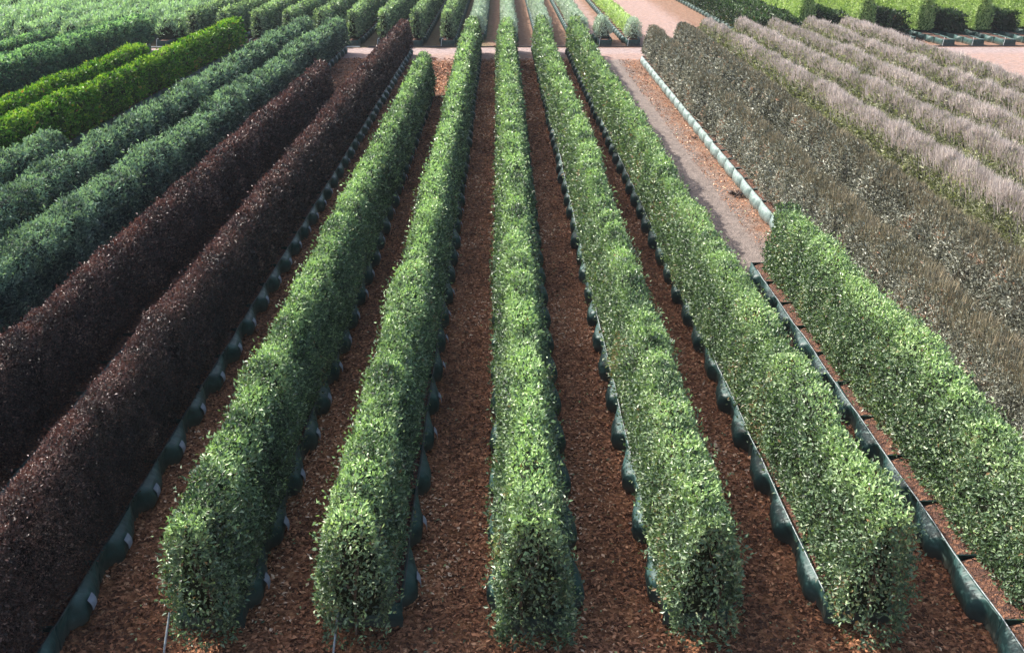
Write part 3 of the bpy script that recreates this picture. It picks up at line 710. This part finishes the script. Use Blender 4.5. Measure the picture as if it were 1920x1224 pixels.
for x in fx: rr_row(x, 51.0, 86)
for x in (-1.2, .42, 2.2, 3.95, 6.5): rr_row(x, 51.1 if x != -1.2 else 52.6, 86)
rr_row(5.1, 51.1, 53.2)
for x in (13.0, 14.3, 17.25, 20.35, 23.4, 26.45, 29.5, 15.75, 18.85, 21.95, 24.95, 28): rr_row(x, 51.1, 86)
for i in range(16): rr_row(-16.4 - 1.55 * i, 51.0 if i < 4 else 49, 86)
rp = np.array([(a, b_, 0) for a, b_ in rest]); nr = len(rp)
V1 = (cv[None] + rp[:, None]).reshape(-1, 3); F1 = (cf[None] + (np.arange(nr) * len(cv))[:, None, None]).reshape(-1, 4)
V2 = (fv[None] + rp[:, None]).reshape(-1, 3); F2 = (ff[None] + (np.arange(nr) * len(fv))[:, None, None]).reshape(-1, 4) + len(V1)
rest_me = fast_mesh('background_planting_bags', np.concatenate([V1, V2]), 4, [M['bag'], M['fill']], faces=np.concatenate([F1, F2]), smooth=True,
                    matidx=np.concatenate([np.zeros(len(F1)), np.ones(len(F2))]))
tag(link('background_planting_bags', rest_me), 'dark green planting bags half hidden at the feet of the other rows', 'planting bags', None, 'stuff')

# ------------------------------------------------------------------ irrigation hoses
def hose(name, pts, r, mat, label, cat='hose', group=None):
    segs = [(pts[i], pts[i + 1], r, r) for i in range(len(pts) - 1)]
    v, f = tubes(segs, 6); o = link(name, fast_mesh(name, v, 4, [M[mat]], faces=f, smooth=True)); tag(o, label, cat, group); return o
hr = random.Random(3)
def rim_hose(x, y0, y1, label, sk=0, mat='hose_black'):
    pts = [(x + sk * (y - y1) + hr.uniform(-.012, .012), y, .312 + hr.uniform(-.008, .006)) for y in np.arange(y0, y1, .5)]
    hose('drip_hose', pts, .006, mat, label, 'hose', 'drip hoses lying along the bag rims')
rim_hose(-4.12, 5, 47.2, 'thin black drip hose along the right rim of the bags under the bronze hedge')
rim_hose(-2.48, 7.8, 36.4, 'thin black drip hose along the bags of the leftmost green hedge')
rim_hose(-0.97, 7.8, 47.4, 'thin black drip hose along the bags of the hedge left of the central one')
rim_hose(1.54, 7.8, 48.4, 'thin drip hose painted sunlit-pale along the bags of the hedge right of the central one', mat='hose_grey')  # grey colour on the right rows stands in for sunlit bag rims
rim_hose(3.09, 7.8, 47.4, 'thin drip hose painted sunlit-pale along the bags of the hedge beside the lane', mat='hose_grey')
rim_hose(4.61, 4.4, 17.3, 'thin drip hose painted sunlit-pale along the bags of the short hedge at lower right', mat='hose_grey')
rim_hose(6.16, 15.8, 44.4, 'thin black drip hose along the rim of the pale teal bags', .015)
hose('riser_hose', [(-3.06, 7.42, .42), (-3.08, 7.25, .2), (-3.10, 7.16, .02), (-3.12, 7.0, .012), (-3.17, 6.6, .012)], .011, 'hose_grey', 'pale hose at the near end of the leftmost green hedge', 'hose')
hose('riser_hose', [(-1.52, 7.42, .42), (-1.54, 7.25, .2), (-1.56, 7.16, .02), (-1.58, 7.0, .012), (-1.62, 6.6, .012)], .011, 'hose_grey', 'pale hose at the near end of the hedge left of the central one', 'hose')
hose('water_pipe', [(x, 49.66 + .012 * math.sin(x * 2.1), .035) for x in np.arange(-34, -6.4, .8)], .035, 'hose_grey', 'pale water pipe along the far edge of the path, at the left', 'pipe')
hose('water_pipe', [(x, 49.66 + .012 * math.sin(x * 2.1), .03) for x in np.arange(-6.4, 34, .8)], .032, 'hose_black', 'dark pipe edging the far side of the gravel path, at centre and right', 'pipe')

# ------------------------------------------------------------------ bark chips, fallen sprigs, weeds
def chips(n, xs, ys, L, dens_fall=16., zone=None):
    x = rng.uniform(*xs, n); y = rng.uniform(*ys, n)
    k = rng.random(n) < np.minimum(1, (dens_fall / np.maximum(y, 1)) ** 1.3)
    if zone: k &= ~((x > 4.05) & (y > 16.5)) & ~((y > 44.6) & (rng.random(n) < .7))
    x, y = x[k], y[k]; n = len(x)
    P = np.stack([x, y, .004 + rng.random(n) * .018], 1)
    sc = np.maximum(1, y / dens_fall) ** .75
    Lr = L * rng.uniform(.5, 1.7, n) * sc
    cl = noise(P, 1.3, 90) * .6 + noise(P, .45, 91) * .6 - .1
    ax = rng.normal(size=(n, 3)) * np.array([1, 1, .28])
    nor = rng.normal(size=(n, 3)) * .45 + np.array([0, 0, 1])
    V = leaves(P, ax, nor, Lr, Lr * rng.uniform(.25, .6, n), .08)
    return V, np.clip(rng.beta(1.0, 1.6, n) * .95 + (cl - .5) * .75 + (rng.random(n) < .015) * .5, 0, 1)
parts = [chips(430000, (-4.2, 5.9), (5.5, 46), .042, zone=1), chips(45000, (-7.2, -4.2), (34, 46), .035), chips(16000, (5.2, 6.3), (17, 45.5), .03)]
V = np.concatenate([a for a, _ in parts]); T = np.concatenate([b_ for _, b_ in parts])
tag(link('bark_mulch', fast_mesh('bark_mulch', V, 4, [M['chip']], {'tint': T})), 'reddish brown bark chips covering the ground between the hedges', 'mulch', None, 'stuff')

fl = []
for x0, x1 in ((-3.6, -3.2), (-2.4, -1.65), (-.85, -.1), (.75, 1.5), (2.35, 3.15), (4.0, 4.6), (5.2, 6.1)):
    m_ = 260; y = 7 + 34 * rng.random(m_) ** 1.5; e = rng.random(m_); x = np.where(e < .5, x0 + (x1 - x0) * rng.random(m_) ** 2, x1 - (x1 - x0) * rng.random(m_) ** 2)
    fl.append(np.stack([x, y, np.full(m_, .028)], 1))
fl = np.concatenate(fl); m_ = len(fl); lf = rng.uniform(.03, .055, m_)
V = leaves(fl, rng.normal(size=(m_, 3)) * np.array([1, 1, .15]), rng.normal(size=(m_, 3)) * .3 + np.array([0, 0, 1]), lf, lf * .5)
tag(link('fallen_leaves', fast_mesh('fallen_leaves', V, 4, [M['green']], {'tint': np.where(rng.random(m_) < .5, rng.uniform(.96, 1, m_), rng.random(m_)), 'fresh_or_lit': (rng.random(m_) < .2) * .8})),
    'fallen green and brown leaves lying on the bark between the hedges', 'leaves', None, 'stuff')

def tuft(x, y, r, n, mat, label):
    a = rng.uniform(0, 2 * math.pi, n); q = np.sqrt(rng.random(n)) * r * .5
    P = np.stack([x + np.cos(a) * q, y + np.sin(a) * q, np.full(n, .01)], 1)
    ax = np.stack([np.cos(a), np.sin(a), rng.uniform(.25, 1.3, n)], 1)
    L = r * rng.uniform(.5, 1.2, n)
    V = leaves(P, ax, rng.normal(size=(n, 3)) + np.array([0, 0, 1]), L, L * .13, .25)
    o = link('weed_tuft', fast_mesh('weed_tuft', V - np.array([x, y, 0]), 4, [M[mat]], {'tint': rng.random(n), 'fresh_or_lit': np.zeros(n)}), None, (x, y, 0)); tag(o, label, 'weed', 'weeds in the open lane')
tuft(5.60, 23.0, .17, 120, 'brown', 'dark weed tuft in the lane near the end of the short green hedge')
tuft(5.72, 29.2, .11, 70, 'brown', 'small dark weed tuft in the lane halfway along the pale teal bags')
print('leaves', sum(b_ for a, b_ in hedge_specs), 'rest bags', nr)

# ------------------------------------------------------------------ thin summer haze
def haze(d):
    x0, x1, y0, y1, z0, z1 = -905, 905, -905, 1505, -1.2, 7.4
    v = np.array([(x, y, z) for z in (z0, z1) for y in (y0, y1) for x in (x0, x1)], float)
    f = np.array([(0, 2, 3, 1), (4, 5, 7, 6), (0, 1, 5, 4), (2, 6, 7, 3), (0, 4, 6, 2), (1, 3, 7, 5)])
    m = bpy.data.materials.new('haze_air'); m.use_nodes = True; t = m.node_tree; t.nodes.clear()
    o = t.nodes.new("ShaderNodeOutputMaterial"); pv = t.nodes.new("ShaderNodeVolumePrincipled")
    pv.inputs["Color"].default_value = (.86, .92, 1, 1); pv.inputs["Density"].default_value = d; pv.inputs["Anisotropy"].default_value = 0
    t.links.new(pv.outputs[0], o.inputs["Volume"])
    tag(link('haze', fast_mesh('haze', v, 4, [m], faces=f)), 'thin pale haze in the air over the nursery', 'haze', None, 'stuff')
haze(.00035)

for o in bpy.data.objects:
    if 'label' in o and not 4 <= len(o['label'].split()) <= 16: print('LABEL', len(o['label'].split()), o['label'])
